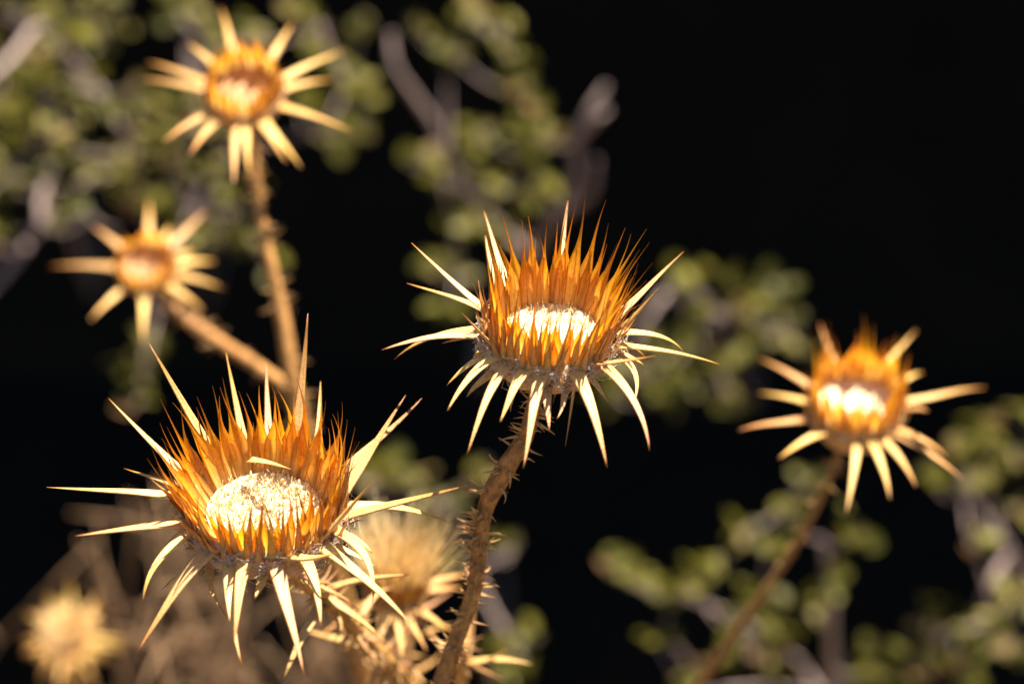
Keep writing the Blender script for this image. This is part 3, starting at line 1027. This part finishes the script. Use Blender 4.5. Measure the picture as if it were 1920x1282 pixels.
c2 = [(837, 87, 34), (785, 52, 28), (885, 22, 34), (942, 52, 36), (964, 110, 28), (964, 166, 40), (995, 236, 42), (890, 250, 32), (828, 332, 32), (876, 350, 36),
      (942, 354, 36), (1016, 280, 32), (1020, 345, 34), (863, 428, 40), (811, 498, 30), (855, 505, 36), (845, 580, 34), (780, 300, 28), (905, 310, 30), (980, 300, 28), (900, 400, 26), (960, 420, 26)]
shrub("sparse leafy shrub with two bare purplish-grey branches above the tallest thistle", (930, 520),
      [[(1136, 160, 1.24, 44), (1105, 215, 1.24, 42), (1078, 270, 1.25, 44), (1080, 330, 1.26, 40), (1055, 385, 1.27, 44), (1015, 450, 1.30, 46), (985, 530, 1.36, 46)],
       [(732, 62, 1.24, 34), (740, 125, 1.24, 36), (780, 185, 1.25, 36), (815, 235, 1.26, 34), (840, 295, 1.28, 32), (890, 380, 1.33, 30)],
       [(1140, 205, 1.25, 30), (1118, 225, 1.25, 30), (1100, 245, 1.26, 26)],
       [(1118, 300, 1.26, 34), (1105, 365, 1.27, 36), (1060, 400, 1.29, 36)]],
      cl(c2, 1.27, 0.06, 6, 1.3), 102)

c3 = [(1299, 543, 34), (1380, 574, 38), (1461, 561, 40), (1480, 611, 36), (1349, 686, 34), (1380, 749, 34), (1142, 735, 36), (1268, 724, 34), (1224, 743, 26),
      (1249, 636, 30), (1418, 561, 32), (1318, 593, 32), (1300, 650, 30), (1420, 640, 34), (1240, 690, 28), (1180, 690, 26), (1340, 760, 26), (1290, 510, 26), (1500, 650, 26)]
shrub("low leafy shrub filling the gap between the tallest thistle and the leaning one", (1380, 560),
      [[(1205, 610, 1.24, 26), (1250, 550, 1.25, 28), (1285, 525, 1.28, 24), (1330, 570, 1.36, 20)],
       [(1150, 720, 1.3, 14), (1240, 690, 1.31, 18), (1310, 640, 1.33, 20)],
       [(1480, 590, 1.3, 14), (1420, 600, 1.32, 16), (1350, 590, 1.35, 18)]],
      cl(c3, 1.26, 0.05, 7, 1.4), 103)

c4 = [(1142, 1055, 32), (1186, 1074, 34), (1261, 1112, 38), (1393, 999, 30), (1480, 955, 32), (1593, 999, 36), (1511, 905, 26), (1340, 1050, 28), (1380, 1168, 38),
      (1424, 1199, 42), (1440, 1255, 40), (1518, 1137, 40), (1236, 1205, 28), (1624, 1255, 36), (1290, 1270, 28), (1300, 1080, 30), (1440, 1030, 30), (1560, 1100, 30), (1480, 1180, 34), (1350, 1230, 30), (1220, 1100, 28), (1420, 1110, 30)]
shrub("leafy shrub crossed by the thin leaning thistle stem", (1560, 1230),
      [[(1540, 1010, 1.2, 26), (1552, 1060, 1.21, 36), (1556, 1130, 1.22, 42), (1558, 1210, 1.24, 46), (1562, 1300, 1.28, 48)],
       [(1250, 1190, 1.25, 14), (1290, 1240, 1.26, 18), (1320, 1300, 1.3, 18)],
       [(1150, 1060, 1.24, 12), (1270, 1110, 1.25, 16), (1400, 1170, 1.27, 20), (1500, 1240, 1.28, 22)]],
      cl(c4, 1.22, 0.05, 8, 1.4), 104)

c5 = [(1768, 912, 36), (1843, 805, 40), (1899, 855, 40), (1855, 905, 34), (1830, 1024, 30), (1768, 1174, 34), (1837, 1199, 38), (1880, 1143, 34), (1743, 1160, 30), (1818, 1250, 38), (1905, 1105, 34),
      (1905, 1220, 36), (1750, 1230, 32), (1700, 1262, 30), (1900, 960, 28), (1810, 860, 30), (1915, 780, 28)]
shrub("leafy shrub with pinkish bare forks beside the leaning thistle's long spines", (1900, 1010),
      [[(1800, 900, 1.2, 26), (1838, 955, 1.21, 34), (1875, 1010, 1.22, 40), (1910, 1060, 1.25, 42), (1960, 1120, 1.32, 44)],
       [(1840, 1125, 1.21, 30), (1865, 1080, 1.21, 34), (1890, 1035, 1.23, 34)],
       [(1760, 1190, 1.24, 14), (1840, 1170, 1.25, 18), (1920, 1130, 1.28, 22)]],
      cl(c5, 1.22, 0.05, 9, 1.4), 105)

c6 = [(896, 872, 36), (719, 859, 34), (750, 900, 32), (850, 1054, 30), (960, 1022, 26), (832, 950, 32), (950, 1200, 34), (982, 1240, 30), (800, 930, 26), (870, 920, 26), (930, 1260, 30), (690, 900, 24), (1000, 1190, 20)]
shrub("small leafy sprig showing between the two sharpest thistle stems", (930, 1000),
      [[(720, 860, 1.2, 14), (780, 920, 1.21, 20), (840, 960, 1.23, 22), (880, 1040, 1.28, 24)],
       [(960, 1030, 1.2, 10), (920, 1050, 1.24, 16), (885, 1060, 1.28, 18)],
       [(985, 1245, 1.2, 12), (950, 1190, 1.22, 16), (900, 1100, 1.28, 18)]],
      cl(c6, 1.2, 0.05, 10, 1.2), 106)

# ------------------------------------------------------------------ dry brush at lower left
def dry_brush():
    r = random.Random(5)
    b = MB()
    for i in range(46):
        d = r.uniform(1.06, 1.26)
        tx = r.triangular(150, 700, 420); ty = r.uniform(980, 1280)
        if i < 12:
            tx = r.uniform(150, 360); ty = r.uniform(870, 1040)
        tip = at(tx, ty, d)
        base = Vector((tip.x * 0.75 - 0.03 + r.gauss(0, 0.05 if i < 12 else 0.13), tip.y + r.uniform(-0.02, 0.16), -0.02))
        lean = r.gauss(0, 0.05)
        ctrl = base.lerp(tip, 0.55) + Vector((lean, r.gauss(0, 0.03), 0.04))
        pts = bez(base, ctrl, tip, 10)
        w = r.uniform(0.0006, 0.0015)
        b.tube(pts, [w * (1 - 0.6 * k / 9) for k in range(10)], 5)
        for s in range(r.randint(4, 8)):
            k = r.randint(4, 8)
            q = pts[k].lerp(pts[k + 1], r.random())
            l = r.uniform(0.012, 0.04)
            dv = Vector((r.gauss(0, 1.0), r.gauss(0, 0.6), r.uniform(-0.4, 0.9))).normalized()
            b.tube([q, q + dv * l * 0.5 + Vector((0, 0, 0.002)), q + dv * l], [w * 0.6, w * 0.5, w * 0.25], 4)
    o = b.build("dry_brush", M['straw'], None, at(400, 1282, 1.15), kind="stuff")
    o["label"] = "tangle of thin brown dry stalks behind the broad open thistle"
    o["category"] = "dry brush"
dry_brush()
